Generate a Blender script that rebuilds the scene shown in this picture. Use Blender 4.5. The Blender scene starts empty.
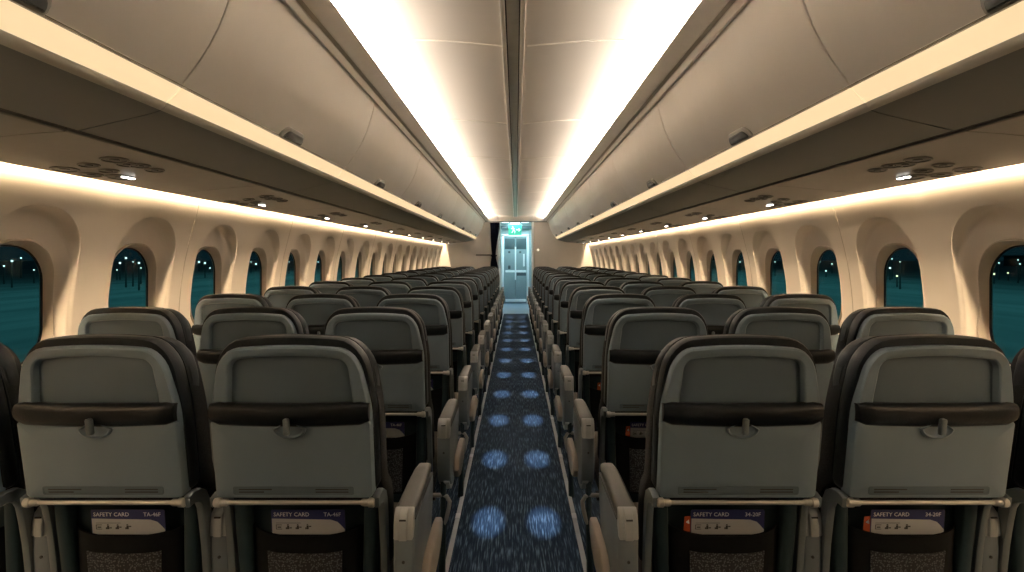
import bpy, bmesh, math, random
from math import sin, cos, pi, radians
from mathutils import Vector, Matrix

random.seed(7)
S = bpy.context.scene
COL = S.collection
H = 1.33                      # eye height of the camera above the cabin floor
F = 557.0                     # focal length in pixels of the 1024 px wide frame
ORD = ['', 'first', 'second', 'third', 'fourth', 'fifth', 'sixth', 'seventh', 'eighth', 'ninth', 'tenth',
       'eleventh', 'twelfth', 'thirteenth', 'fourteenth', 'fifteenth']

# ------------------------------------------------------------------ materials
def mat(name, color, rough=0.5, metal=0.0, emis=None, estr=0.0, var=0.0, vscale=20.0, bump=0.0, bscale=200.0, spec=0.5, stretch=None):
    m = bpy.data.materials.new(name); m.use_nodes = True
    nt = m.node_tree; b = nt.nodes['Principled BSDF']
    b.inputs['Base Color'].default_value = (*color, 1)
    b.inputs['Roughness'].default_value = rough
    b.inputs['Metallic'].default_value = metal
    b.inputs['Specular IOR Level'].default_value = spec
    if emis:
        b.inputs['Emission Color'].default_value = (*emis, 1); b.inputs['Emission Strength'].default_value = estr
    tc = None
    if var or bump:
        tc = nt.nodes.new('ShaderNodeTexCoord')
        src = tc.outputs['Object']
        if stretch:
            mp = nt.nodes.new('ShaderNodeMapping'); mp.inputs['Scale'].default_value = stretch
            nt.links.new(src, mp.inputs['Vector']); src = mp.outputs['Vector']
    if var:
        n = nt.nodes.new('ShaderNodeTexNoise'); n.inputs['Scale'].default_value = vscale; n.inputs['Detail'].default_value = 3
        r = nt.nodes.new('ShaderNodeValToRGB')
        r.color_ramp.elements[0].position = 0.3; r.color_ramp.elements[1].position = 0.7
        r.color_ramp.elements[0].color = (*[c * (1 - var) for c in color], 1)
        r.color_ramp.elements[1].color = (*[min(1, c * (1 + var)) for c in color], 1)
        nt.links.new(src, n.inputs['Vector']); nt.links.new(n.outputs['Fac'], r.inputs['Fac'])
        nt.links.new(r.outputs['Color'], b.inputs['Base Color'])
    if bump:
        n2 = nt.nodes.new('ShaderNodeTexNoise'); n2.inputs['Scale'].default_value = bscale; n2.inputs['Detail'].default_value = 2
        bp = nt.nodes.new('ShaderNodeBump'); bp.inputs['Strength'].default_value = bump; bp.inputs['Distance'].default_value = 0.002
        nt.links.new(src, n2.inputs['Vector']); nt.links.new(n2.outputs['Fac'], bp.inputs['Height'])
        nt.links.new(bp.outputs['Normal'], b.inputs['Normal'])
    return m

M = {}
M['wall'] = mat('cabin_wall_plastic', (0.90, 0.82, 0.73), 0.45, var=0.03, vscale=3)
M['recess'] = M['wall']
M['ceil'] = mat('ceiling_panel_plastic', (0.69, 0.625, 0.535), 0.5, var=0.02, vscale=2)
M['seam'] = mat('ceiling_seam_strip', (0.85, 0.79, 0.68), 0.4, var=0.02)
M['rail'] = mat('bin_rail_paint', (0.9, 0.87, 0.82), 0.45, var=0.02)
M['channel'] = mat('channel_grey', (0.55, 0.56, 0.52), 0.35, var=0.05)
M['black'] = mat('gap_black', (0.012, 0.012, 0.012), 0.7, var=0.1)
M['bin'] = mat('bin_door_plastic', (0.86, 0.83, 0.785), 0.36, var=0.02, vscale=4)
M['binunder'] = mat('bin_underside_plastic', (0.115, 0.125, 0.122), 0.5, var=0.03, vscale=5)
M['binbody'] = mat('bin_body_dark', (0.03, 0.03, 0.03), 0.7, var=0.05)
M['lip'] = mat('lens_lip', (0.42, 0.39, 0.33), 0.4, var=0.03)
M['lens'] = mat('lit_lens', (0.3, 0.26, 0.2), 0.4, emis=(1.0, 0.74, 0.42), estr=0.67, var=0.02)
M['latch'] = mat('latch_grey', (0.05, 0.05, 0.048), 0.4, var=0.05)
M['latchrim'] = mat('latch_rim', (0.30, 0.29, 0.26), 0.35, var=0.05)
M['psu'] = mat('service_panel_plastic', (0.19, 0.18, 0.165), 0.42, var=0.03)
M['psucup'] = mat('service_cup_dark', (0.035, 0.035, 0.033), 0.4, var=0.08)
M['psuring'] = mat('service_ring', (0.14, 0.135, 0.12), 0.4, var=0.05)
M['led'] = mat('led_white', (1, 1, 1), 0.4, emis=(1.0, 0.95, 0.88), estr=9.0, var=0.01)
M['ring'] = mat('window_ring_plastic', (0.60, 0.52, 0.43), 0.4, var=0.03)
M['seal'] = mat('window_seal_rubber', (0.012, 0.012, 0.012), 0.6, var=0.1)
M['shell'] = mat('seat_shell_grey', (0.145, 0.192, 0.232), 0.42, var=0.04, vscale=8, bump=0.08, bscale=500)
M['recessp'] = mat('seat_recess_grey', (0.088, 0.122, 0.15), 0.5, var=0.05, vscale=8, bump=0.1, bscale=500)
M['leather'] = mat('black_leather', (0.011, 0.0135, 0.0155), 0.46, var=0.15, vscale=30, bump=0.25, bscale=160, spec=0.18)
M['pocketl'] = mat('black_pocket_leather', (0.006, 0.0075, 0.009), 0.36, var=0.15, vscale=30, bump=0.2, bscale=160, spec=0.18)
M['fabric'] = mat('charcoal_weave', (0.022, 0.022, 0.022), 0.85, var=0.6, vscale=420, bump=0.5, bscale=420, spec=0.12)
M['metal'] = mat('hinge_metal', (0.52, 0.50, 0.46), 0.33, metal=0.55, var=0.04)
M['armgrey'] = mat('arm_grey', (0.12, 0.14, 0.15), 0.45, var=0.05)
M['frame'] = mat('lower_frame_teal_grey', (0.020, 0.034, 0.040), 0.5, var=0.07, spec=0.12)
M['pouch'] = mat('pocket_black', (0.004, 0.0045, 0.005), 0.7, var=0.2, vscale=60, spec=0.12)
M['pad'] = mat('arm_pad_taupe', (0.08, 0.078, 0.071), 0.5, var=0.07, vscale=20, bump=0.15, bscale=250)
M['armbody'] = mat('arm_panel_grey', (0.13, 0.155, 0.175), 0.45, var=0.05)
M['cap'] = mat('arm_cap_grey', (0.33, 0.345, 0.345), 0.4, var=0.04)
M['bumper'] = mat('arm_bumper_beige', (0.30, 0.26, 0.22), 0.5, var=0.05)
M['cushion'] = mat('seat_cushion_fabric', (0.085, 0.072, 0.058), 0.85, var=0.3, vscale=300, bump=0.3, bscale=300)
M['dark'] = mat('seat_base_dark', (0.02, 0.02, 0.022), 0.6, var=0.1, spec=0.12)
M['bar'] = mat('luggage_bar_metal', (0.30, 0.29, 0.27), 0.4, metal=0.3, var=0.04)
M['ink'] = mat('dark_ink', (0.03, 0.03, 0.03), 0.6, var=0.05)
M['navy'] = mat('card_navy', (0.016, 0.02, 0.11), 0.45, var=0.05)
M['card'] = mat('card_white', (0.42, 0.43, 0.45), 0.5, var=0.03)
M['white'] = mat('card_lettering_white', (0.75, 0.75, 0.8), 0.5, var=0.02)
M['orange'] = mat('card_orange_tab', (0.42, 0.07, 0.02), 0.5, var=0.08)
M['track'] = mat('floor_track_metal', (0.40, 0.42, 0.46), 0.45, metal=0.1, var=0.1, vscale=12)
M['marker'] = mat('track_joint_plate', (0.55, 0.57, 0.62), 0.4, var=0.03)
M['bulk'] = mat('bulkhead_laminate', (0.58, 0.555, 0.53), 0.5, var=0.03, vscale=4)
M['vinyl'] = mat('galley_vinyl', (0.22, 0.32, 0.42), 0.45, var=0.06, vscale=6)
M['post'] = mat('doorway_post_white', (0.85, 0.90, 0.92), 0.35, var=0.02)
M['door'] = mat('lavatory_door_blue_grey', (0.25, 0.33, 0.35), 0.35, var=0.04)
M['doordark'] = mat('lavatory_door_dark', (0.06, 0.09, 0.10), 0.4, var=0.04)
M['curtain'] = mat('navy_curtain_cloth', (0.004, 0.006, 0.018), 0.9, var=0.2, vscale=40, spec=0.05)
M['exit'] = mat('exit_green', (0.05, 0.5, 0.3), 0.4, emis=(0.08, 0.62, 0.46), estr=0.5, var=0.02)
M['exitw'] = mat('exit_white', (0.8, 1, 0.9), 0.4, emis=(0.62, 1.0, 0.82), estr=1.0, var=0.02)
M['panel_lit'] = mat('galley_ceiling_lamp', (0.9, 1, 1), 0.4, emis=(0.75, 0.95, 1.0), estr=1.6, var=0.01)
M['vest'] = mat('galley_wall_pale', (0.42, 0.50, 0.52), 0.45, var=0.03)
M['vestdark'] = mat('galley_header_dark', (0.10, 0.13, 0.14), 0.5, var=0.03)
M['lampw'] = mat('airfield_lamp_white', (1, 1, 1), 0.4, emis=(0.85, 1.0, 0.97), estr=2.6, var=0.01)
M['lampy'] = mat('airfield_lamp_warm', (1, 1, 1), 0.4, emis=(1.0, 0.8, 0.45), estr=2.2, var=0.01)
M['pole'] = mat('lamp_post_grey', (0.04, 0.05, 0.05), 0.6, var=0.05)
M['terminal'] = mat('terminal_cladding', (0.05, 0.07, 0.08), 0.6, var=0.1, vscale=0.2)
M['jet'] = mat('aircraft_paint', (0.5, 0.55, 0.55), 0.4, var=0.03, vscale=0.3)

def glass_mat():
    m = bpy.data.materials.new('dimmed_window_glass'); m.use_nodes = True
    nt = m.node_tree; nt.nodes.clear()
    out = nt.nodes.new('ShaderNodeOutputMaterial'); mix = nt.nodes.new('ShaderNodeMixShader')
    tr = nt.nodes.new('ShaderNodeBsdfTransparent'); tr.inputs['Color'].default_value = (0.62, 0.80, 0.80, 1)
    gl = nt.nodes.new('ShaderNodeBsdfGlossy'); gl.inputs['Roughness'].default_value = 0.03
    gl.inputs['Color'].default_value = (0.5, 0.55, 0.55, 1)
    lw = nt.nodes.new('ShaderNodeLayerWeight'); lw.inputs['Blend'].default_value = .5; fr = nt.nodes.new('ShaderNodeMath'); fr.operation = 'POWER'; fr.inputs[1].default_value = 5; nt.links.new(lw.outputs['Facing'], fr.inputs[0]); fr2 = nt.nodes.new('ShaderNodeMath'); fr2.operation = 'MULTIPLY_ADD'; fr2.inputs[1].default_value = .35; fr2.inputs[2].default_value = .015; nt.links.new(fr.outputs[0], fr2.inputs[0]); fr = fr2
    nt.links.new(fr.outputs[0], mix.inputs[0]); nt.links.new(tr.outputs[0], mix.inputs[1]); nt.links.new(gl.outputs[0], mix.inputs[2])
    nt.links.new(mix.outputs[0], out.inputs['Surface'])
    return m
M['glass'] = glass_mat()

def carpet_mat():
    m = bpy.data.materials.new('navy_streaked_carpet'); m.use_nodes = True
    nt = m.node_tree; b = nt.nodes['Principled BSDF']; b.inputs['Roughness'].default_value = 0.95
    b.inputs['Specular IOR Level'].default_value = 0.15
    tc = nt.nodes.new('ShaderNodeTexCoord'); mp = nt.nodes.new('ShaderNodeMapping')
    mp.inputs['Scale'].default_value = (150, 9, 1)
    n = nt.nodes.new('ShaderNodeTexNoise'); n.inputs['Scale'].default_value = 1.0; n.inputs['Detail'].default_value = 2
    r = nt.nodes.new('ShaderNodeValToRGB'); e = r.color_ramp.elements
    e[0].position = 0.42; e[0].color = (0.007, 0.016, 0.036, 1)
    e[1].position = 0.68; e[1].color = (0.085, 0.13, 0.19, 1)
    x = e.new(0.53); x.color = (0.015, 0.030, 0.056, 1)
    n2 = nt.nodes.new('ShaderNodeTexNoise'); n2.inputs['Scale'].default_value = 260
    bp = nt.nodes.new('ShaderNodeBump'); bp.inputs['Strength'].default_value = 0.5; bp.inputs['Distance'].default_value = 0.003
    L = nt.links.new
    L(tc.outputs['Object'], mp.inputs['Vector']); L(mp.outputs['Vector'], n.inputs['Vector']); L(n.outputs['Fac'], r.inputs['Fac'])
    L(r.outputs['Color'], b.inputs['Base Color']); L(tc.outputs['Object'], n2.inputs['Vector']); L(n2.outputs['Fac'], bp.inputs['Height'])
    L(bp.outputs['Normal'], b.inputs['Normal'])
    return m
M['carpet'] = carpet_mat()

def net_mat():
    m = bpy.data.materials.new('pocket_net'); m.use_nodes = True
    nt = m.node_tree; b = nt.nodes['Principled BSDF']; b.inputs['Roughness'].default_value = 0.8
    tc = nt.nodes.new('ShaderNodeTexCoord'); v = nt.nodes.new('ShaderNodeTexVoronoi'); v.inputs['Scale'].default_value = 190
    r = nt.nodes.new('ShaderNodeValToRGB'); e = r.color_ramp.elements
    e[0].position = 0.25; e[0].color = (0.10, 0.105, 0.11, 1); e[1].position = 0.5; e[1].color = (0.012, 0.012, 0.014, 1)
    nt.links.new(tc.outputs['Object'], v.inputs['Vector']); nt.links.new(v.outputs['Distance'], r.inputs['Fac'])
    nt.links.new(r.outputs['Color'], b.inputs['Base Color'])
    return m
M['net'] = net_mat()

def apron_mat():
    m = bpy.data.materials.new('airport_apron'); m.use_nodes = True
    nt = m.node_tree; b = nt.nodes['Principled BSDF']; b.inputs['Roughness'].default_value = 0.8
    tc = nt.nodes.new('ShaderNodeTexCoord'); mp = nt.nodes.new('ShaderNodeMapping'); mp.inputs['Scale'].default_value = (0.22, 0.03, 1)
    n = nt.nodes.new('ShaderNodeTexNoise'); n.inputs['Scale'].default_value = 1.0; n.inputs['Detail'].default_value = 4
    r = nt.nodes.new('ShaderNodeValToRGB'); e = r.color_ramp.elements
    e[0].position = 0.3; e[0].color = (0.10, 0.13, 0.13, 1); e[1].position = 0.7; e[1].color = (0.24, 0.27, 0.27, 1)
    nt.links.new(tc.outputs['Object'], mp.inputs['Vector']); nt.links.new(mp.outputs['Vector'], n.inputs['Vector'])
    nt.links.new(n.outputs['Fac'], r.inputs['Fac']); nt.links.new(r.outputs['Color'], b.inputs['Base Color'])
    return m
M['apron'] = apron_mat()

# ------------------------------------------------------------------ mesh helpers
def rrect(x0, x1, z0, z1, rt, rb=None, k=5, m=4):
    """Rounded rectangle, counter-clockwise, same point count for every call with the same k and m."""
    rb = rt if rb is None else rb
    cs = [(x1, z0, rb, -90), (x1, z1, rt, 0), (x0, z1, rt, 90), (x0, z0, rb, 180)]
    pts = []
    for i, (cx, cz, r, a0) in enumerate(cs):
        ox = cx - r if cx == x1 else cx + r
        oz = cz - r if cz == z1 else cz + r
        arc = [(ox + r * cos(radians(a0 + 90 * j / k)), oz + r * sin(radians(a0 + 90 * j / k))) for j in range(k + 1)]
        pts += arc
        nx, nz, nr, na = cs[(i + 1) % 4]
        sx = (nx - nr if nx == x1 else nx + nr) + nr * cos(radians(na))
        sz = (nz - nr if nz == z1 else nz + nr) + nr * sin(radians(na))
        ex, ez = arc[-1]
        for j in range(1, m + 1):
            t = j / (m + 1); pts.append((ex + (sx - ex) * t, ez + (sz - ez) * t))
    return pts

class MB:
    def __init__(s): s.bm = bmesh.new()
    def loft(s, loops, cap0=True, cap1=True, closed=True, mi=0):
        vs = [[s.bm.verts.new(p) for p in lp] for lp in loops]
        n = len(vs[0])
        for a, b in zip(vs, vs[1:]):
            for i in range(n if closed else n - 1):
                j = (i + 1) % n
                try:
                    f = s.bm.faces.new((a[i], a[j], b[j], b[i])); f.material_index = mi
                except ValueError: pass
        for flag, lp in ((cap0, vs[0]), (cap1, vs[-1])):
            if flag and closed:
                f = s.bm.faces.new(lp); f.material_index = mi
        return s
    def box(s, x0, x1, y0, y1, z0, z1, b=0.003, mi=0):
        """Box with small bevels on every edge."""
        b = min(b, (x1 - x0) * .45, (y1 - y0) * .45, (z1 - z0) * .45)
        def lp(ins, y): return [(x, y, z) for x, z in rrect(x0 + ins, x1 - ins, z0 + ins, z1 - ins, max(b - ins, b * .3), k=2, m=0)]
        return s.loft([lp(b, y0), lp(b * .3, y0 + b * .3), lp(0, y0 + b), lp(0, y1 - b), lp(b * .3, y1 - b * .3), lp(b, y1)], mi=mi)
    def tube(s, pts, r, n=10, closed=False, mi=0, caps=True):
        pts = [Vector(p) for p in pts]; loops = []; up = None
        for i, p in enumerate(pts):
            a = pts[i - 1] if (i or closed) else p; c = pts[(i + 1) % len(pts)] if (i < len(pts) - 1 or closed) else p
            t = (c - a).normalized()
            if up is None: up = t.orthogonal().normalized()
            up = (up - t * up.dot(t)).normalized(); w = t.cross(up)
            rr = r[i] if isinstance(r, (list, tuple)) else r
            loops.append([p + up * rr * cos(2 * pi * j / n) + w * rr * sin(2 * pi * j / n) for j in range(n)])
        if closed: loops.append(loops[0])
        return s.loft(loops, caps and not closed, caps and not closed, mi=mi)
    def prism_y(s, poly, y0, y1, mi=0, steps=1):
        return s.loft([[(x, y0 + (y1 - y0) * i / steps, z) for x, z in poly] for i in range(steps + 1)], mi=mi)
    def plate_x(s, poly_yz, x0, x1, b=0.004, mi=0):
        """Side-profile (y, z) polygon extruded along x with bevelled rims."""
        cy = sum(p[0] for p in poly_yz) / len(poly_yz); cz = sum(p[1] for p in poly_yz) / len(poly_yz)
        def ins(d):
            o = []; n = len(poly_yz)
            for i in range(n):
                p = Vector(poly_yz[i]); a = Vector(poly_yz[i - 1]); c = Vector(poly_yz[(i + 1) % n])
                t = (c - a); t = t.normalized() if t.length > 1e-9 else Vector((1, 0))
                nn = Vector((-t.y, t.x))
                if nn.dot(Vector((cy, cz)) - p) < 0: nn = -nn
                o.append(p + nn * d)
            return o
        L = [(x0, b), (x0 + b * .3, b * .3), (x0 + b, 0), (x1 - b, 0), (x1 - b * .3, b * .3), (x1, b)]
        return s.loft([[(x, p[0], p[1]) for p in ins(d)] for x, d in L], mi=mi)
    def build(s, name, mats, parent=None, fn=None, angle=35, smooth=True, recalc=True):
        bm = s.bm
        if fn:
            for v in bm.verts: v.co = Vector(fn(v.co))
        bmesh.ops.remove_doubles(bm, verts=bm.verts, dist=1e-6)
        if recalc: bmesh.ops.recalc_face_normals(bm, faces=bm.faces)
        me = bpy.data.meshes.new(name); bm.to_mesh(me); bm.free()
        for m_ in (mats if isinstance(mats, (list, tuple)) else [mats]): me.materials.append(m_)
        if smooth:
            me.polygons.foreach_set('use_smooth', [True] * len(me.polygons))
            me.set_sharp_from_angle(angle=radians(angle))
        o = bpy.data.objects.new(name, me); COL.objects.link(o)
        if parent: o.parent = parent
        return o

def empty(name, loc=(0, 0, 0)):
    o = bpy.data.objects.new(name, None); COL.objects.link(o); o.location = loc; o.empty_display_size = .05
    return o
def tag(o, label=None, cat=None, group=None, kind=None):
    for k, v in (('label', label), ('category', cat), ('group', group), ('kind', kind)):
        if v: o[k] = v
    return o
def struct(o, label=None, cat=None): return tag(o, label, cat, kind='structure')
def copy_tree(o, parent=None):
    c = o.copy(); COL.objects.link(c)
    if parent: c.parent = parent
    for ch in list(o.children): copy_tree(ch, c)
    return c
def text_mb(txt, size, loc, name, material, parent, fn=None, align='LEFT', rot=(pi / 2, 0, 0), ext=0.0002):
    cu = bpy.data.curves.new('t', 'FONT'); cu.body = txt; cu.size = size; cu.extrude = ext; cu.align_x = align; cu.resolution_u = 2
    to = bpy.data.objects.new('t', cu); COL.objects.link(to)
    bpy.context.view_layer.update()
    me = bpy.data.meshes.new_from_object(to.evaluated_get(bpy.context.evaluated_depsgraph_get()))
    bpy.data.objects.remove(to); bpy.data.curves.remove(cu)
    mx = Matrix.Translation(loc) @ Matrix.Rotation(rot[2], 4, 'Z') @ Matrix.Rotation(rot[1], 4, 'Y') @ Matrix.Rotation(rot[0], 4, 'X')
    me.transform(mx); me.name = name
    me.materials.clear(); me.materials.append(material)
    if fn:
        for v in me.vertices: v.co = Vector(fn(v.co))
    o = bpy.data.objects.new(name, me); COL.objects.link(o); o.parent = parent
    return o

def interp(tab, z):
    """Smooth piecewise curve through (z, x) pairs sorted by falling z."""
    t = sorted(tab)
    if z <= t[0][0]: return t[0][1]
    if z >= t[-1][0]: return t[-1][1]
    for i in range(len(t) - 1):
        if t[i][0] <= z <= t[i + 1][0]:
            p0 = t[max(i - 1, 0)]; p1 = t[i]; p2 = t[i + 1]; p3 = t[min(i + 2, len(t) - 1)]
            h = p2[0] - p1[0]; u = (z - p1[0]) / h
            m1 = (p2[1] - p0[1]) / (p2[0] - p0[0]) * h; m2 = (p3[1] - p1[1]) / (p3[0] - p1[0]) * h
            return ((2*u**3 - 3*u**2 + 1) * p1[1] + (u**3 - 2*u**2 + u) * m1 + (-2*u**3 + 3*u**2) * p2[1] + (u**3 - u**2) * m2)
def sstep(a, b, x):
    t = max(0, min(1, (x - a) / (b - a))); return t * t * (3 - 2 * t)

YB = 14.31          # bulkhead plane
Y0 = -5.0           # wall behind the camera
SIDE = {-1: 'left', 1: 'right'}

# ------------------------------------------------------------------ shell: floor
b = MB(); b.box(-2.1, 2.1, Y0, 13.05, -0.1, 0.0, b=.001); struct(b.build('floor', M['carpet'], smooth=False), 'navy carpet with pale lengthwise streaks', 'floor')
b = MB(); b.box(-2.1, 2.1, 13.05, 16.2, -0.1, 0.002, b=.001); struct(b.build('floor_galley', M['vinyl'], smooth=False), 'smooth blue vinyl floor in front of the lavatory', 'floor')
n_trim = 0
def trim_name():
    global n_trim
    n_trim += 1; return 'trim_%d' % n_trim
for s in (-1, 1):
    b = MB(); b.box(s * .297 - .011, s * .297 + .011, Y0 + .1, 13.05, 0.0, 0.006, b=.002)
    tr = struct(b.build(trim_name(), M['track']), 'grey metal strip along the aisle carpet on the %s' % SIDE[s], 'floor strip')
    y = 1.10
    while y < 12.9:
        b = MB(); b.box(s * .297 - .012, s * .297 + .012, y, y + .055, 0.004, 0.0085, b=.001); b.build('joint_plate', M['marker'], tr); y += .86

# ------------------------------------------------------------------ shell: side walls and windows
WALLP = [(.60, 1.86), (.45, 1.86), (.32, 1.862), (.15, 1.905), (-.05, 1.952), (-.28, 1.98), (-.6, 1.985), (-1.0, 1.94), (-1.33, 1.86)]
def wx(z): return interp(WALLP, z - H)          # z above the floor
def rx(z): return wx(z) + .004 + .066 * sstep(-.75, .15, z - H)
PITCH = .69; ZC = H - .202
KW = dict(k=9, m=26)
ARCH = dict(zt=H + .208, zb=H - .80)
def win_loops(u0):
    rect = rrect(-.345, .345, 0, H + .52, 1e-4, **KW)
    arch = rrect(-.237, .237, ARCH['zb'], ARCH['zt'], .215, .12, **KW)
    ringo = rrect(-.185, .185, ZC - .275, ZC + .275, .165, **KW)
    L = []
    for i in range(11):
        t = i / 10; L.append([(wx(z), u0 + u, z) for u, z in [(a[0] + (c[0] - a[0]) * t, a[1] + (c[1] - a[1]) * t) for a, c in zip(rect, arch)]])
    arch2 = rrect(-.232, .232, ARCH['zb'] + .006, ARCH['zt'] - .005, .211, .117, **KW)
    arch3 = rrect(-.224, .224, ARCH['zb'] + .012, ARCH['zt'] - .013, .205, .113, **KW)
    g = lambda z: .15 + .85 * sstep(-.10, .17, z - H)
    L.append([(wx(z) + (rx(z) - wx(z)) * .75 * g(z), u0 + u, z) for u, z in arch2])
    for i in range(9):
        t = i / 8
        L.append([(wx(z) + (rx(z) - wx(z)) * (g(z) + (1 - g(z)) * sstep(0, .95, t)), u0 + u, z) for u, z in [(a[0] + (c[0] - a[0]) * t, a[1] + (c[1] - a[1]) * t) for a, c in zip(arch3, ringo)]])
    return L
def mirror(s): return (lambda c: (s * c.x, c.y, c.z))

# window frame geometry (u across along the cabin, z up, x outward)
def window_parts(s):
    b = MB()
    def ring(hu, hz, r, x): return [(x if x else rx(z), u, z) for u, z in rrect(-hu, hu, ZC - hz, ZC + hz, r, **KW)]
    o = [[(rx(z) + .002, u, z) for u, z in rrect(-.186, .186, ZC - .276, ZC + .276, .166, **KW)],
         [(rx(z) - .007, u, z) for u, z in rrect(-.183, .183, ZC - .273, ZC + .273, .163, **KW)],
         [(rx(z) - .009, u, z) for u, z in rrect(-.178, .178, ZC - .268, ZC + .268, .158, **KW)],
         [(rx(z) - .004, u, z) for u, z in rrect(-.174, .174, ZC - .264, ZC + .264, .155, **KW)],
         [(rx(z) + .006, u, z) for u, z in rrect(-.172, .172, ZC - .260, ZC + .260, .152, **KW)],
         ring(.168, .254, .152, 2.036), ring(.165, .251, .150, 2.042), ring(.1645, .2505, .1495, 2.058)]
    b.loft(o, False, False)
    w = b.build('window', M['ring'], fn=mirror(s), angle=50)
    b = MB(); b.loft([ring(.1645, .2505, .1495, 2.043), ring(.159, .245, .144, 2.043), ring(.158, .244, .143, 2.049)], False, False)
    b.build('window_seal', M['seal'], w, fn=mirror(s))
    b = MB(); b.loft([ring(.1645, .2505, .1495, 2.050), ring(.1645, .2505, .1495, 2.054)], True, True)
    b.build('pane', M['glass'], w, fn=mirror(s), smooth=False)
    return w
wn = 0
for s in (-1, 1):
    b = MB()
    for L in (win_loops(-.345), win_loops(.345)): b.loft(L, False, False)
    panel = b.build('wall_%s' % SIDE[s], M['wall'], fn=mirror(s), angle=60)
    panel.location.y = 1.895 + .69
    struct(panel, 'cream cabin side wall panel with two arched window niches', 'wall')
    for k in range(1, 9):
        c = panel.copy(); COL.objects.link(c); c.location.y = 1.895 + .69 + 1.38 * k
    # plain wall beside and behind the camera
    zz = [H + .52 - i * (H + .52) / 24 for i in range(25)]
    b = MB(); b.loft([[(wx(z), y, z) for z in zz] for y in (Y0, 1.895)], closed=False)
    struct(b.build('wall_%s_rear' % SIDE[s], M['wall'], fn=mirror(s)), 'cream cabin side wall beside the camera', 'wall')
    w = window_parts(s)
    for k in range(18):
        wn += 1
        o = w if k == 0 else copy_tree(w)
        o.name = 'window_%d' % wn; o.location.y = 2.24 + PITCH * k
        struct(o, 'oval cabin window on the %s, %s from the camera' % (SIDE[s], ORD[k + 1] if k < 15 else 'far'), 'window')
    # seam strips between wall panels
    for k in range(0, 10):
        y = 1.895 + 1.38 * k
        b = MB(); b.loft([[(wx(z) - dx, y + dy, z) for dx, dy in ((-.002, -.004), (.0014, -.003), (.0014, .003), (-.002, .004))] for z in zz[:20]])
        struct(b.build(trim_name(), M['ring'], fn=mirror(s)), 'thin seam strip between %s wall panels' % SIDE[s], 'trim')

# ------------------------------------------------------------------ shell: ceiling, channel, coves
CEIL = [(.05, 2.37), (.2, 2.383), (.36, 2.396), (.5, 2.40), (.62, 2.393), (.74, 2.372), (.82, 2.35), (.88, 2.325)]
def cz(x): return interp(CEIL, abs(x))
xs = [-.88 + .04 * i for i in range(45)]
b = MB(); b.loft([[(x, y, cz(x) - .0) for x in xs] for y in (Y0, YB)], closed=False)
struct(b.build('ceiling', M['ceil']), 'arched cream ceiling panels lit from both edges', 'ceiling')
for k in range(8):
    y = 2.745 + 1.595 * k
    if y > YB: break
    for s in (-1, 1):
        xx = [.055 + .035 * i for i in range(22)]
        b = MB(); b.loft([[(s * x, y + dy, cz(x) - dz) for dy, dz in ((-.009, -.001), (-.005, .004), (.005, .004), (.009, -.001))] for x in xx])
        struct(b.build(trim_name(), M['seam']), 'raised pale seam across the ceiling', 'trim')
xc = -.014
b = MB(); b.box(xc - .026, xc + .026, Y0, YB, 2.355, 2.366, b=.002); struct(b.build(trim_name(), M['channel']), 'grey centre strip along the ceiling', 'trim')
b = MB(); b.box(xc - .05, xc + .05, Y0, YB, 2.366, 2.40, b=.002); struct(b.build(trim_name(), M['black']), 'dark groove beside the ceiling centre strip', 'trim')
for s in (-1, 1):
    b = MB(); b.box(xc + s * .043 - .011, xc + s * .043 + .011, Y0, YB, 2.352, 2.375, b=.004)
    struct(b.build(trim_name(), M['rail']), 'pale rail beside the ceiling centre strip', 'trim')
for s in (-1, 1):
    prof = [(.8155, 2.224), (.8065, 2.2225), (.804, 2.2235), (.789, 2.2445), (.786, 2.246), (.767, 2.2525), (.763, 2.2535), (.759, 2.256), (.732, 2.274), (.703, 2.2935), (.6995, 2.297), (.701, 2.301), (.706, 2.302), (.75, 2.28), (.815, 2.262)]
    mir = mirror(s)
    b = MB(); b.prism_y(prof, Y0, YB); struct(b.build(trim_name(), M['rail'], fn=mir, angle=25), 'cream cove fascia above the overhead bins', 'trim')
    b = MB(); b.prism_y([(.785, 2.2463), (.768, 2.2522), (.7675, 2.2512), (.7845, 2.2453)], Y0, YB); struct(b.build(trim_name(), M['lip'], fn=mir), 'grey strip painted as the shadow band along the bin rail', 'trim')  # grey colour paints in the shadow band between fascia and bin rail
    b = MB(); b.prism_y([(.76, 2.283), (.875, 2.27), (.90, 2.28), (.90, 2.36), (.875, 2.34), (.875, 2.285), (.765, 2.29)], Y0, YB)
    struct(b.build(trim_name(), M['ceil'], fn=mir), 'cream light cove along the ceiling edge', 'trim')
    # dark backing above bins and panels closes the cabin
    b = MB(); b.prism_y([(.88, 2.30), (1.25, 2.36), (1.95, 2.0), (2.15, 1.78), (2.15, 1.9), (1.3, 2.5), (.88, 2.42)], Y0, YB)
    struct(b.build('ceiling_%s_crown' % SIDE[s], M['binbody'], fn=mir, smooth=False), 'dark crown structure behind the overhead bins', 'ceiling')

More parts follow.
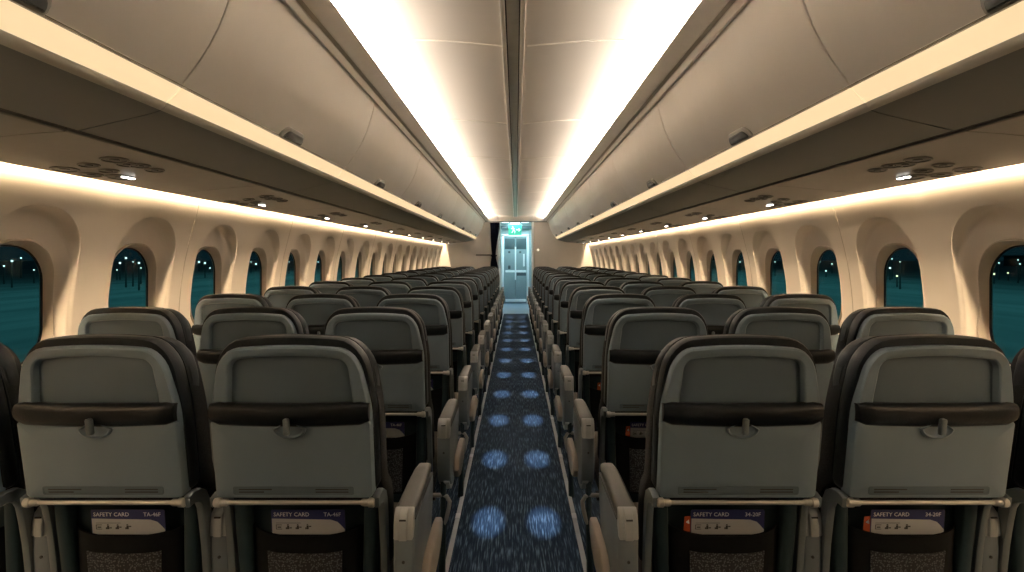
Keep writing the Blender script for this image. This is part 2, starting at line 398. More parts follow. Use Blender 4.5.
# ------------------------------------------------------------------ overhead bins
DOOR = [(1.0, 1.846), (.975, 1.878), (.945, 1.918), (.915, 1.966), (.888, 2.018), (.868, 2.068), (.852, 2.118), (.838, 2.165), (.826, 2.212), (.818, 2.247)]
def door_poly():
    inner = [(x + .022, z + .010) for x, z in DOOR]
    return DOOR + inner[::-1]
BL = 1.58
def make_bin(s):
    r = empty('overhead_bin'); mir = mirror(s); g = .004
    b = MB(); P = door_poly()
    cxm = sum(p[0] for p in P) / len(P); czm = sum(p[1] for p in P) / len(P)
    def sc(k): return [(x + (cxm - x) * k * .02 + (.003 * k), z + (czm - z) * k * .01) for x, z in P]
    b.loft([[(x, y, z) for x, z in sc(k)] for y, k in ((g, 1), (g + .005, .2), (g + .012, 0), (BL - g - .012, 0), (BL - g - .005, .2), (BL - g, 1))])
    d = b.build('door', M['bin'], r, fn=mir, angle=40)
    # latch: rounded paddle in a cup at the lower edge of the door
    yc = BL / 2 - .01
    def onface(u, v, h):
        # u along the cabin, v up the door face, h proud of it
        x0, z0 = DOOR[0]; x1, z1 = DOOR[2]; L = math.hypot(x1 - x0, z1 - z0); tx, tz = (x1 - x0) / L, (z1 - z0) / L
        return (x0 + tx * v - tz * h * 1.0, yc + u, z0 + tz * v + tx * h)
    b = MB(); R1 = rrect(-.105, .105, -.006, .052, .045, .012); R2 = rrect(-.098, .098, -.003, .046, .04, .01)
    b.loft([[onface(u, v, -.012) for u, v in R1], [onface(u, v, .010) for u, v in R1], [onface(u, v, .014) for u, v in R2]])
    lt = b.build('latch', M['latchrim'], d, fn=mir)
    b = MB(); R3 = rrect(-.09, .09, .002, .040, .034, .006); R4 = rrect(-.085, .085, .005, .036, .03, .005)
    b.loft([[onface(u, v, .006) for u, v in R3], [onface(u, v, .019) for u, v in R3], [onface(u, v, .022) for u, v in R4]])
    b.build('latch_paddle', M['latch'], d, fn=mir)
    b = MB(); b.prism_y([(1.028, 1.842), (.86, 2.245), (.90, 2.29), (1.24, 2.34), (1.335, 1.735), (1.07, 1.81)], 0, BL)
    b.build('body', M['binbody'], r, fn=mir, smooth=False)
    b = MB(); ln = [(1.004, 1.838), (1.018, 1.822), (1.034, 1.806), (1.05, 1.793), (1.062, 1.80), (1.045, 1.816), (1.028, 1.832), (1.016, 1.842)]
    b.prism_y(ln, .003, BL - .003); b.build('light_lens', M['lens'], r, fn=mir)
    b = MB(); b.prism_y([(1.003, 1.8445), (.9985, 1.8415), (1.0005, 1.8385), (1.006, 1.840)], .001, BL - .001)
    b.prism_y([(1.049, 1.7935), (1.050, 1.784), (1.056, 1.775), (1.066, 1.770), (1.07, 1.776), (1.062, 1.792)], .001, BL - .001)
    b.build('lens_lip', M['lip'], r, fn=mir)
    und = [(1.066, 1.770), (1.083, 1.7635), (1.125, 1.7525), (1.2, 1.735), (1.31, 1.709), (1.318, 1.713), (1.318, 1.73), (1.07, 1.79)]
    b = MB(); b.prism_y(und, .003, BL - .003); b.build('bottom_shell', M['binunder'], r, fn=mir, angle=25)
    return r
def side_words(s): return 'left' if s < 0 else 'right'
for s in (-1, 1):
    proto = make_bin(s)
    for k in range(9):
        o = proto if k == 0 else copy_tree(proto)
        o.location = (0, .09 + BL * k, 0)
        if k == 0:                                  # the first bin carries its latch nearer the far end
            o0 = o
        tag(o, '%s overhead bin from the camera in the row above the %s seats, cream curved door' % (ORD[k + 1], side_words(s)), 'overhead bin', 'overhead bins along the %s side' % side_words(s))
    for ch in o0.children:
        for g in ch.children: g.location.y = .20
    # bins beside the camera close the row behind it
    b = MB(); b.prism_y([(1.0, 1.84), (.82, 2.25), (.9, 2.3), (1.25, 2.34), (1.335, 1.72), (1.07, 1.77)], Y0, .088)
    struct(b.build(trim_name(), M['bin'], fn=mirror(s), smooth=False), 'overhead stowage beside the camera', 'trim')
    b = MB(); b.prism_y([(1.318, 1.716), (1.36, 1.716), (1.36, 1.78), (1.318, 1.78)], Y0, YB)
    struct(b.build(trim_name(), M['black'], fn=mirror(s), smooth=False), 'dark gap between bins and service panels', 'trim')

# ------------------------------------------------------------------ passenger service panels
PSL = 1.265
def pz(x): return 1.709 - (x - 1.345) * .098
def make_psu(s):
    r = empty('service_panel'); mir = mirror(s)
    b = MB(); pts = [(1.345, 0), (1.35, -.003), (1.45, 0), (1.6, 0), (1.74, 0), (1.80, 0), (1.807, .004)]
    lo = [(x, pz(x) + dz) for x, dz in pts] + [(1.807, pz(1.807) + .02), (1.345, pz(1.345) + .02)]
    b.prism_y(lo, .003, PSL - .003); b.build('panel', M['psu'], r, fn=mir, angle=25)
    b = MB(); b.prism_y([(1.809, pz(1.81) + .004), (1.819, pz(1.82) + .003), (1.819, pz(1.82) + .012), (1.809, pz(1.81) + .012)], 0, PSL)
    b.build('edge_strip', M['black'], r, fn=mir, smooth=False)
    def disc(name, x, y, ax, ay, m1, m2):
        b = MB(); z0 = pz(x); n = 24
        def lp(k, dz): return [(x + ax * k * cos(2 * pi * i / n), y + ay * k * sin(2 * pi * i / n), pz(x + ax * k * cos(2 * pi * i / n)) + dz) for i in range(n)]
        b.loft([lp(1.0, .002), lp(1.0, -.004), lp(.93, -.0055), lp(.85, -.004)], True, False, mi=0)
        b.loft([lp(.85, -.004), lp(.82, -.0012), lp(.38, -.0018), lp(.34, -.005), lp(.05, -.0065)], False, True, mi=1)
        return b.build(name, [m1, m2], r, fn=mir)
    P0 = 1.665
    for (x, d, ax, ay, nm) in ((1.742, 2.15, .040, .058, 'speaker'), (1.626, 2.12, .034, .042, 'air_nozzle'), (1.496, 2.075, .042, .055, 'air_nozzle'),
                               (1.746, 2.29, .036, .050, 'air_nozzle'), (1.645, 2.25, .034, .042, 'call_button'), (1.515, 2.17, .034, .05, 'reading_lamp'),
                               (1.495, 2.215, .034, .045, 'reading_lamp'), (1.505, 2.32, .034, .045, 'reading_lamp'), (1.70, 2.395, .042, .075, 'lit_lamp')):
        disc(nm, x, d - P0, ax, ay, M['psuring'], M['psucup'])
    b = MB()
    for i in range(4):
        y = 2.375 - P0 + .018 * i; x = 1.672
        b.box(x - .009, x + .009, y - .005, y + .005, pz(x) - .009, pz(x) - .003, b=.002)
    b.build('led', M['led'], r, fn=mir)
    # joint line near the far half
    b = MB(); b.box(1.36, 1.80, .93, .934, pz(1.80) - .0005, pz(1.36) + .0002, b=.0001)
    b.bm.free()
    return r
for s in (-1, 1):
    proto = make_psu(s)
    for k in range(-1, 10):
        o = proto if k == -1 else copy_tree(proto)
        o.location = (0, 1.665 + PSL * k, 0)
        tag(o, '%s panel of vents and reading lamps from the camera, under the %s bins' % (ORD[k + 2], side_words(s)), 'service panel', 'service panels on the %s side' % side_words(s))

# ------------------------------------------------------------------ bulkhead, doorway, galley, lavatory door
def pxw(px, py, d): return ((px - 516) * d / F, d, H - (py - 257) * d / F)
b = MB()
b.box(-2.1, -.46, YB, YB + .07, 0, 2.42, b=.004); b.box(.40, 2.1, YB, YB + .07, 0, 2.42, b=.004); b.box(-.47, .41, YB, YB + .07, 2.235, 2.42, b=.004)
wf = struct(b.build('wall_front', M['bulk']), 'beige bulkhead wall with the galley doorway', 'wall')
b = MB(); b.box(-.80, .80, YB - .03, YB + .001, 2.222, 2.246, b=.004); struct(b.build(trim_name(), M['vestdark']), 'dark strip where ceiling meets bulkhead', 'trim')
b = MB(); b.box(-2.1, 2.1, Y0 - .08, Y0, 0, 2.42, b=.004); struct(b.build('wall_back', M['bulk']), 'bulkhead behind the camera', 'wall')
for s in (-1, 1):
    x = .435 if s > 0 else -.425
    b = MB(); b.box(x - .022, x + .022, YB - .035, YB + .1, 0.002, 2.225, b=.006); struct(b.build(trim_name(), M['post']), 'white post on the %s of the galley doorway' % SIDE[s], 'trim')
    b = MB(); b.box(s * 1.0 - .03, s * 1.0 + .03, YB + .07, 16.0, 0, 2.42, b=.004); struct(b.build('wall_galley_%s' % SIDE[s], M['vest']), 'pale galley side wall', 'wall')
b = MB(); b.box(-1.05, 1.05, YB + .07, 16.1, 2.30, 2.42, b=.004); struct(b.build('ceiling_galley', M['vest']), 'pale galley ceiling', 'ceiling')
YD = 15.8
b = MB(); b.box(-1.03, -.405, YD, YD + .06, 0, 2.32); b.box(.37, 1.03, YD, YD + .06, 0, 2.32); b.box(-.41, .38, YD, YD + .06, 1.97, 2.32)
struct(b.build('wall_lavatory', M['vest']), 'pale wall around the lavatory door', 'wall')
for s in (-1, 1):
    x = .338 if s > 0 else -.378
    b = MB(); b.box(x - .036, x + .036, YD - .06, YD + .05, .002, 1.965, b=.01); struct(b.build(trim_name(), M['post']), 'white %s jamb of the lavatory door' % SIDE[s], 'trim')
b = MB(); b.box(-.414, .374, YD - .06, YD + .05, 1.91, 1.975, b=.01); struct(b.build(trim_name(), M['post']), 'white lintel of the lavatory door', 'trim')
b = MB(); b.box(-.50, .50, YD - .20, YD - .12, 2.12, 2.20, b=.01); struct(b.build(trim_name(), M['vestdark']), 'dark header above the lavatory door', 'trim')
# folding lavatory door: two leaves
dr = empty('door_1', (0, YD - .01, 0)); struct(dr, 'blue-grey folding lavatory door at the end of the aisle', 'door')
for (x0, x1) in ((-.340, -.023), (-.016, .300)):
    b = MB(); b.box(x0, x1, 0, .03, .03, 1.905, b=.006); lf = b.build('leaf', M['door'], dr)
    b = MB(); b.box(x0 + .035, x1 - .02, -.006, .004, .12, .90, b=.004); b.build('leaf_panel', M['door'], lf)
    b = MB(); b.box(x0 + .02, x1 - .01, -.006, .004, 1.55, 1.86, b=.004); b.build('leaf_panel', M['doordark'], lf)
b = MB(); b.box(-.30, .285, -.012, .0, .895, .955, b=.004); b.build('kick_rail', M['post'], dr)
b = MB(); b.box(.02, .285, -.009, .0, .80, .885, b=.003); b.build('vent_grille', M['doordark'], dr)
b = MB(); b.box(-.034, .004, -.028, .0, .68, 1.62, b=.006); b.build('fold_bar', M['post'], dr)
b = MB(); b.box(.20, .245, -.05, -.002, 1.06, 1.42, b=.012); b.build('door_handle', M['post'], dr)
b = MB(); b.box(-.225, -.155, -.02, -.002, .99, 1.09, b=.008); b.build('ashtray', M['doordark'], dr)
b = MB(); b.box(-.30, .28, -.01, .002, .06, .14, b=.003); b.build('kick_plate', M['post'], dr)
for x in (-.19, .12):
    b = MB(); b.box(x - .03, x + .03, -.012, 0, 1.44, 1.50, b=.004); b.build('placard', M['doordark'], dr)
# exit sign under the galley ceiling
ex = empty('exit_sign', pxw(515, 222, 14.75))
tag(ex, 'glowing green exit sign hanging over the galley doorway', 'exit sign')
b = MB(); b.box(-.175, .175, -.03, .03, -.345, -.06, b=.012); b.build('sign_box', M['exit'], ex)
b = MB(); b.box(-.12, .12, -.035, .03, -.06, .005, b=.008); b.build('lamp_bar', M['exitw'], ex)
b = MB()
# running figure and arrow in pale light
b.tube([(-.06, -.033, -.115), (-.06, -.033, -.13)], .018, 8)
b.tube([(-.055, -.033, -.15), (-.04, -.033, -.215)], .016, 8)
b.tube([(-.055, -.033, -.16), (-.10, -.033, -.185)], .009, 6); b.tube([(-.05, -.033, -.16), (-.01, -.033, -.19)], .009, 6)
b.tube([(-.04, -.033, -.215), (-.085, -.033, -.29)], .011, 6); b.tube([(-.04, -.033, -.215), (.0, -.033, -.25), (-.01, -.033, -.30)], .011, 6)
b.tube([(.03, -.033, -.21), (.13, -.033, -.21)], .011, 6); b.tube([(.095, -.033, -.17), (.135, -.033, -.21), (.095, -.033, -.25)], .011, 6)
b.build('pictogram', M['exitw'], ex)
# lit galley ceiling lamps either side of the sign
for s in (-1, 1):
    lx = empty('ceiling_lamp', (s * .27 - .02, 15.0, 2.30)); tag(lx, 'white lit lamp in the galley ceiling %s of the exit sign' % SIDE[s], 'ceiling lamp', 'galley ceiling lamps')
    b = MB(); b.box(-.11, .11, -.45, .45, -.02, 0, b=.006); b.build('lamp_frame', M['post'], lx)
    b = MB(); b.box(-.095, .095, -.43, .43, -.026, -.015, b=.004); b.build('diffuser', M['panel_lit'], lx)
# white call lamp on the bulkhead, dark grab slot
cl = empty('bulkhead_lamp', (pxw(538, 250, YB)[0], YB, pxw(538, 250, YB)[2]))
tag(cl, 'small round white lamp on the bulkhead beside the doorway', 'lamp')
b = MB(); b.tube([(0, 0, 0), (0, -.012, 0), (0, -.02, 0)], [.036, .036, .028], 18); b.build('lamp_base', M['post'], cl)
b = MB(); b.tube([(0, -.018, 0), (0, -.03, 0), (0, -.036, 0)], [.025, .022, .012], 18); b.build('lamp_lens', mat('call_lamp_glow', (1, .9, .75), .4, emis=(1, .86, .62), estr=1.4, var=.01), cl)
b = MB(); p0 = pxw(476, 255, YB); p1 = pxw(492, 255, YB); b.box(p0[0], p1[0], YB - .05, YB, p0[2] - .014, p0[2] + .014, b=.006)
tag(b.build('grab_rail', M['latch']), 'short dark grab rail on the bulkhead beside the curtain', 'rail')
# navy curtain gathered at the doorway
cu = empty('curtain', (0, YB - .06, 0)); tag(cu, 'dark navy curtain tied back at the galley doorway', 'curtain')
tab = [(2.21, -.665, -.405), (2.05, -.655, -.425), (1.8, -.645, -.47), (1.55, -.63, -.505), (1.38, -.615, -.52), (1.25, -.64, -.50), (1.05, -.65, -.455), (.8, -.62, -.425), (.45, -.60, -.42), (.10, -.60, -.42)]
b = MB(); N = 44; rows = []
zs = [2.21 - i * (2.11 / 30) for i in range(31)]
for z in zs:
    xa = interp([(t[0], t[1]) for t in tab], z); xb = interp([(t[0], t[2]) for t in tab], z)
    top = [(xa + (xb - xa) * i / N, .03 * sin(i / N * 2 * pi * 5.5) - .0, z) for i in range(N + 1)]
    rows.append(top + [(x, y + .006, zz_) for x, y, zz_ in top[::-1]])
b.loft(rows); b.build('cloth', M['curtain'], cu, angle=70)
b = MB(); b.tube([(-.64, -.035, 1.36), (-.57, -.05, 1.34), (-.50, -.035, 1.36), (-.50, .02, 1.37)], .014, 8); b.build('tieback', M['curtain'], cu)
b = MB(); b.tube([(-.69, 0, 2.218), (-.40, 0, 2.218)], .009, 8); b.build('curtain_rail', M['bar'], cu)

# ------------------------------------------------------------------ seats
def lean(c):
    """Backrest recline: points above the tray hinge come back, those below go forward."""
    return (c.x, c.y - (c.z - .71) * .15, c.z)
def outl(hb, ht, z0, z1, rt, rb, crown=0.0, zk=None, ins=0.0, k=6, m=6):
    """Seat-back outline: half width hb at the bottom narrowing to ht at the top, domed top edge."""
    pts = rrect(-1, 1, 0, 1, .001, .001, k=k, m=m)
    base = rrect(-hb + ins, hb - ins, z0 + ins, z1 - ins, max(rt - ins, .002), max(rb - ins, .002), k=k, m=m)
    zk = z0 if zk is None else zk
    out = []
    for x, z in base:
        t = sstep(zk, z1, z); f = (hb + (ht - hb) * t) / hb
        zz = z + crown * (1 - (x / hb) ** 2) * sstep(z0, z1, z)
        out.append((x * f, zz))
    return out

def seat_common(r):
    # back shell with recessed panel
    b = MB()
    def lo(y, ins=0): return [(x, y, z) for x, z in outl(.199, .174, .892, 1.101, .056, .008, .012, .93, ins)]
    def li(y, ins=0): return [(x, y, z) for x, z in outl(.156, .147, .935, 1.077, .026, .010, .011, .95, ins)]
    b.loft([lo(.05), lo(.012), lo(.006, .002), lo(.003, .006), li(.003, -.004), li(.006, 0)], True, False)
    b.loft([li(.006, 0), li(.0225, .003)], False, False)
    sh = b.build('back_shell', M['shell'], r, fn=lean)
    b = MB(); b.loft([li(.022, .002), li(.0215, .010), li(.020, .030)], True, True); b.build('recess_panel', M['recessp'], sh, fn=lean)
    # black leather band
    b = MB(); L = []
    n = 18
    for i in range(n + 1):
        x = -.1965 + .393 * i / n; u = (x / .1965)
        e = 1 - .25 * max(0, (abs(u) - .94) / .06)
        zt = .9715 - .004 * (1 - u * u); zb = .914 - .007 * (1 - u * u)
        if abs(u) > .8: zt += .004 * (abs(u) - .8) / .2
        zm = (zt + zb) / 2; h = (zt - zb) / 2
        L.append([(x, .008 - (.026 * e) * max(0, cos(a)) ** .7 * (1 if cos(a) > 0 else 0) + (.0 if cos(a) > 0 else .006), zm + h * sin(a) * (e if abs(u) > .94 else 1)) for a in [2 * pi * j / 16 for j in range(16)]])
    b.loft(L); b.build('pocket_band', M['pocketl'], r, fn=lean, angle=60)
    # tray table
    b = MB()
    def lt(y, ins=0): return [(x, y, z) for x, z in outl(.1985, .1985, .719, .922, .008, .014, 0, None, ins)]
    b.loft([lt(.034, .002), lt(.032), lt(.002), lt(-.003, .002), lt(-.0055, .007), lt(-.0055, .05)], True, True)
    tt = b.build('tray_table', M['shell'], r, fn=lean)
    # latch cup: half-oval dish under the band
    b = MB()
    def half(hw, h, y, z0, n=14): return [(hw * cos(pi + pi * j / n), y, z0 + h * sin(pi + pi * j / n)) for j in range(n + 1)] + [(hw * .5, y, z0 + .012), (-hw * .5, y, z0 + .012)]
    b.loft([half(.041, .026, -.004, .905), half(.041, .026, -.012, .905), half(.037, .022, -.014, .905), half(.032, .018, -.008, .905), half(.02, .012, -.006, .905)], True, True)
    b.build('latch_cup', M['shell'], tt, fn=lean)
    b = MB(); b.box(-.0072, .0072, -.033, -.017, .894, .937, b=.005); b.build('latch', M['armgrey'], tt, fn=lean)
    # instruction strip
    b = MB()
    R1 = rrect(-.152, .152, .7305, .7525, .005); R2 = rrect(-.149, .149, .733, .750, .004)
    b.loft([[(x, -.005, z) for x, z in R1], [(x, -.0068, z) for x, z in R1], [(x, -.0068, z) for x, z in R2], [(x, -.0058, z) for x, z in R2]], True, True)
    ls = b.build('instruction_strip', M['recessp'], tt, fn=lean)
    for (x0, x1) in ((-.138, -.055), (.055, .138)):
        b = MB()
        for z in (.7375, .7445): b.box(x0, x1 - (.02 if z < .74 else 0) * (1 if x0 < 0 else 0), -.0066, -.0056, z - .0016, z + .0016, b=.0003)
        b.build('printed_lines', M['ink'], ls, fn=lean)
    # hinge bar
    b = MB(); b.tube([(-.2, -.004, .7085), (.2, -.004, .7085)], .0062, 12); hb = b.build('hinge_bar', M['metal'], r, fn=lean)
    for s in (-1, 1):
        b = MB(); b.tube([(s * .168, -.004, .7085), (s * .172, -.004, .7085), (s * .186, -.004, .7085), (s * .188, -.004, .7085), (s * .20, -.004, .7085), (s * .203, -.004, .7085)], [.007, .0095, .0095, .0125, .0125, .010], 14)
        b.build('hinge_collar', M['metal'], hb, fn=lean)
    # tray arms beside the back
    for s in (-1, 1):
        path = [(-.004, .708), (.018, .712), (.042, .708), (.062, .695), (.074, .672), (.082, .63), (.092, .56), (.10, .48), (.104, .44)]
        wid = [.012, .014, .016, .017, .017, .016, .014, .013, .012]
        L = []
        for i, (y, z) in enumerate(path):
            a = path[max(i - 1, 0)]; c = path[min(i + 1, len(path) - 1)]
            t = Vector((c[0] - a[0], c[1] - a[1])).normalized(); nn = Vector((-t.y, t.x)); w = wid[i]
            x0, x1 = s * .196, s * .214
            L.append([(x0, y - nn.x * w, z - nn.y * w), (x0 + s * .004, y - nn.x * w * 1.12, z - nn.y * w * 1.12), (x1 - s * .004, y - nn.x * w * 1.12, z - nn.y * w * 1.12), (x1, y - nn.x * w, z - nn.y * w),
                      (x1, y + nn.x * w, z + nn.y * w), (x1 - s * .004, y + nn.x * w * 1.12, z + nn.y * w * 1.12), (x0 + s * .004, y + nn.x * w * 1.12, z + nn.y * w * 1.12), (x0, y + nn.x * w, z + nn.y * w)])
        b = MB(); b.loft(L); b.build('tray_arm', M['armgrey'], r, angle=50)
    # lower back frame: panel and two pillars
    b = MB()
    b.box(-.186, .186, .105, .125, .30, .70, b=.006)
    for s in (-1, 1):
        L = []
        for z, w, y in ((.70, .019, .070), (.62, .018, .074), (.52, .017, .082), (.42, .017, .09), (.30, .018, .098)):
            xm = s * (.175 - (.70 - z) * .045)
            L.append([(xm - w, y, z), (xm - w * .7, y - .006, z), (xm + w * .7, y - .006, z), (xm + w, y, z), (xm + w, .118, z), (xm - w, .118, z)])
        b.loft(L)
    b.build('lower_back_frame', M['frame'], r, angle=50)
    # literature pocket: sagging black pouch with a net front
    b = MB(); nx, nz = 14, 8; rows = []
    def pk(u, v, off=0):
        hw = .152 - .012 * (1 - v)
        zt = .606 - .014 * (1 - u * u)
        z = .36 + (zt - .36) * v
        y = .098 - .044 * (1 - u ** 4) * (.55 + .45 * v) - off
        return (u * hw, y, z)
    for j in range(nz + 1):
        v = j / nz; fr = [pk(-1 + 2 * i / nx, v) for i in range(nx + 1)]
        bk = [(x, y + .007, z) for x, y, z in fr[::-1]]
        rows.append(fr + bk)
    b.loft(rows)
    po = b.build('literature_pocket', M['pouch'], r, angle=60)
    b = MB(); rows = []
    for j in range(nz + 1):
        v = .04 + .76 * j / nz; fr = [pk((-1 + 2 * i / nx) * .66, v, .003) for i in range(nx + 1)]
        rows.append(fr + [(x, y + .003, z) for x, y, z in fr[::-1]])
    b.loft(rows); b.build('net_front', M['net'], po, angle=60)
    # leather rim, backrest, headrest
    b = MB()
    def lr(y, ins=0, ht=.186, dz=0): return [(x, y, z) for x, z in outl(.2045, ht, .72, 1.120 + dz, .075, .03, .014, .92, ins)]
    b.loft([lr(.0235, .010), lr(.025, .003), lr(.031, 0), lr(.060, 0), lr(.068, .003), lr(.072, .010)])
    rm = b.build('backrest_rim', M['leather'], r, fn=lean)
    b = MB(); b.tube([(x, .071, z) for x, z in outl(.2035, .185, .72, 1.119, .075, .03, .014, .92, .002)], .0028, 6, closed=True); b.build('piping', M['leather'], rm, fn=lean)
    b = MB()
    def lb(y, ins=0): return [(x, y, z) for x, z in outl(.206, .186, .42, 1.104, .07, .05, .012, .90, ins, m=14)]
    b.loft([lb(.06, .02), lb(.066, .006), lb(.08, 0), lb(.125, .0), lb(.142, .010), lb(.15, .035)])
    b.build('backrest', M['fabric'], r, fn=lambda c: (c.x, c.y - (c.z - .71) * .15 + .060 * sstep(.75, .67, c.z), c.z))
    b = MB()
    def lh(y, ins=0, dz=0): return [(x, y, z) for x, z in outl(.197, .182, .938, 1.115 + dz, .066, .045, .010, 1.0, ins)]
    b.loft([lh(.070, .022), lh(.074, .008), lh(.084, 0), lh(.108, -.001), lh(.124, .005), lh(.135, .018), lh(.139, .04)])
    b.build('headrest', M['leather'], r, fn=lean)
    # seat cushion and base
    b = MB(); prof = [(.12, .40), (.125, .455), (.16, .472), (.30, .468), (.45, .476), (.53, .474), (.565, .455), (.572, .42), (.56, .385), (.52, .37), (.14, .37)]
    b.plate_x(prof, -.212, .212, b=.02); b.build('seat_cushion', M['cushion'], r, angle=50)
    b = MB(); b.box(-.205, .205, .11, .53, .315, .372, b=.012)
    b.tube([(-.212, .20, .30), (.212, .20, .30)], .02, 10); b.tube([(-.212, .44, .30), (.212, .44, .30)], .02, 10)
    b.build('seat_base', M['dark'], r)
    for y0, y1 in ((.20, .14), (.44, .47)):
        b = MB(); L = []
        for z, w in ((.31, .022), (.15, .016), (.02, .018), (0.0, .03)):
            y = y0 + (y1 - y0) * (1 - z / .31); L.append([(-w, y - w, z), (w, y - w, z), (w, y + w, z), (-w, y + w, z)])
        b.loft(L); b.build('leg', M['dark'], r)

def arm(r, x, aisle, s):
    """x: local centre of the arm; s: direction (+1/-1) of the aisle."""
    yo = 0.0 if aisle else .088; zo = 0.0 if aisle else -.034
    w = .0255
    prof = [(0, .612), (0, .52), (.006, .475), (.022, .438), (.05, .41), (.09, .395), (.14, .395), (.20, .412), (.26, .45), (.305, .505), (.333, .565), (.343, .62), (.335, .652), (.20, .654), (.03, .65), (.012, .63)]
    if not aisle:
        prof = [(0, .612), (0, .56), (.004, .50), (.02, .44), (.05, .40), (.09, .39), (.13, .41), (.16, .46), (.19, .54), (.26, .60), (.32, .63), (.32, .652), (.20, .654), (.03, .65), (.012, .63)]
    prof = [(y + yo, z + zo) for y, z in prof]
    b = MB(); b.plate_x(prof, x - w, x + w, b=.007); a = b.build('armrest', M['armbody'], r, angle=50)
    # pad
    b = MB(); L = []
    for y, z, hw, h in ((.022, .666, .024, .014), (.03, .667, .0265, .0165), (.10, .670, .0265, .017), (.20, .673, .0255, .017), (.28, .674, .024, .016), (.335, .670, .021, .014), (.352, .664, .016, .010), (.357, .660, .009, .005)):
        L.append([(x + u, y + yo, z + v + zo) for u, v in rrect(-hw, hw, -h, h, h * .75, h * .5, k=4, m=1)])
    b.loft(L); b.build('arm_pad', M['pad'], a, angle=60)
    b = MB(); b.box(x - .0262, x + .0262, yo + .03, yo + .335, .6495 + zo, .6545 + zo, b=.001); b.build('pad_seam', M['ink'], a)
    # end cap: sloping cover with a slot
    b = MB(); capp = [(.028, .684), (.018, .683), (.004, .672), (-.003, .65), (-.005, .62), (-.004, .613), (.028, .613)]
    b.plate_x([(y + yo, z + zo) for y, z in capp], x - .0245, x + .0245, b=.004); c = b.build('end_cap', M['cap'], a, angle=50)
    b = MB()
    sl = [(.018, .6855), (.008, .682), (-.004, .672), (-.0105, .65), (-.012, .62), (-.011, .614), (.01, .614)]
    b.plate_x([(y + yo, z + zo) for y, z in sl], x - .011, x + .011, b=.003); b.build('slot_cover', M['cap'], a, angle=50)
    b = MB(); b.box(x - .0085, x + .0085, yo - .0128, yo - .009, .664 + zo, .668 + zo, b=.001); b.build('release_slot', M['ink'], a)
    b = MB(); b.tube([(x, yo + .002, .555 + zo), (x, yo - .002, .555 + zo)], .004, 10); b.build('screw', M['ink'], a)
    if aisle:
        b = MB(); xb = x + s * .036
        pr = [(.115, .44), (.13, .472), (.16, .49), (.22, .494), (.33, .496), (.385, .49), (.40, .47), (.39, .44), (.35, .41), (.28, .392), (.20, .39), (.14, .405)]
        b.plate_x(pr, xb - .012, xb + .012, b=.005); b.build('bumper', M['bumper'], a, angle=50)
        b = MB(); pr2 = [(.02, .43), (.05, .395), (.10, .372), (.16, .368), (.24, .38), (.24, .41), (.12, .42), (.04, .45)]
        b.plate_x(pr2, x - .012 + s * .008, x + .012 + s * .008, b=.004); b.build('lower_trim', M['cap'], a, angle=50)

def luggage_bar(r, x, s):
    pts = [(x - s * .12, .03, .375), (x - s * .01, .03, .375), (x + s * .010, .03, .370), (x + s * .022, .028, .350), (x + s * .018, .026, .320), (x + s * .008, .026, .28), (x - s * .004, .03, .255)]
    b = MB(); b.tube(pts, .0085, 10); lb = b.build('luggage_bar', M['bar'], r)
    b = MB(); b.tube([(x - s * .004, .034, .43), (x - s * .004, .03, .25), (x - s * .02, .10, .0)], [.0115, .0115, .016], 10); b.build('bar_post', M['frame'], lb)

SX = {'aisle': .56, 'middle': 1.04, 'window': 1.52}
D1 = 1.414; RP = .79; NR = 14
base = empty('airline_seat'); seat_common(base)
first = True
for s in (-1, 1):
    for pos in ('aisle', 'middle', 'window'):
        if first: r = base
        else: r = copy_tree(base)
        if first: pass
        r['_tmp'] = 1
        first = False
        r['proto'] = '%s%d' % (pos, s)
protos = {o['proto']: o for o in COL.objects if 'proto' in o}
for key, r in protos.items():
    pos = 'aisle' if key.startswith('aisle') else 'middle' if key.startswith('middle') else 'window'
    s = -1 if key.endswith('-1') else 1
    d = -s                                            # direction towards the aisle
    if pos == 'aisle':
        arm(r, d * .274, True, d); luggage_bar(r, d * .272, d)
    else:
        arm(r, d * .24, False, d)
        if pos == 'window': arm(r, -d * .24, False, d)
    del r['proto']; del r['_tmp']
for s in (-1, 1):
    for pos in ('aisle', 'middle', 'window'):
        proto = protos['%s%d' % (pos, s)]
        for k in range(NR):
            o = proto if k == 0 else copy_tree(proto)
            o.location = (s * SX[pos], D1 + RP * k, 0)
            tag(o, 'grey and black %s seat in the %s row from the camera, %s of the aisle' % (pos, ORD[k + 1], SIDE[s]), 'airline seat', 'airline seats')

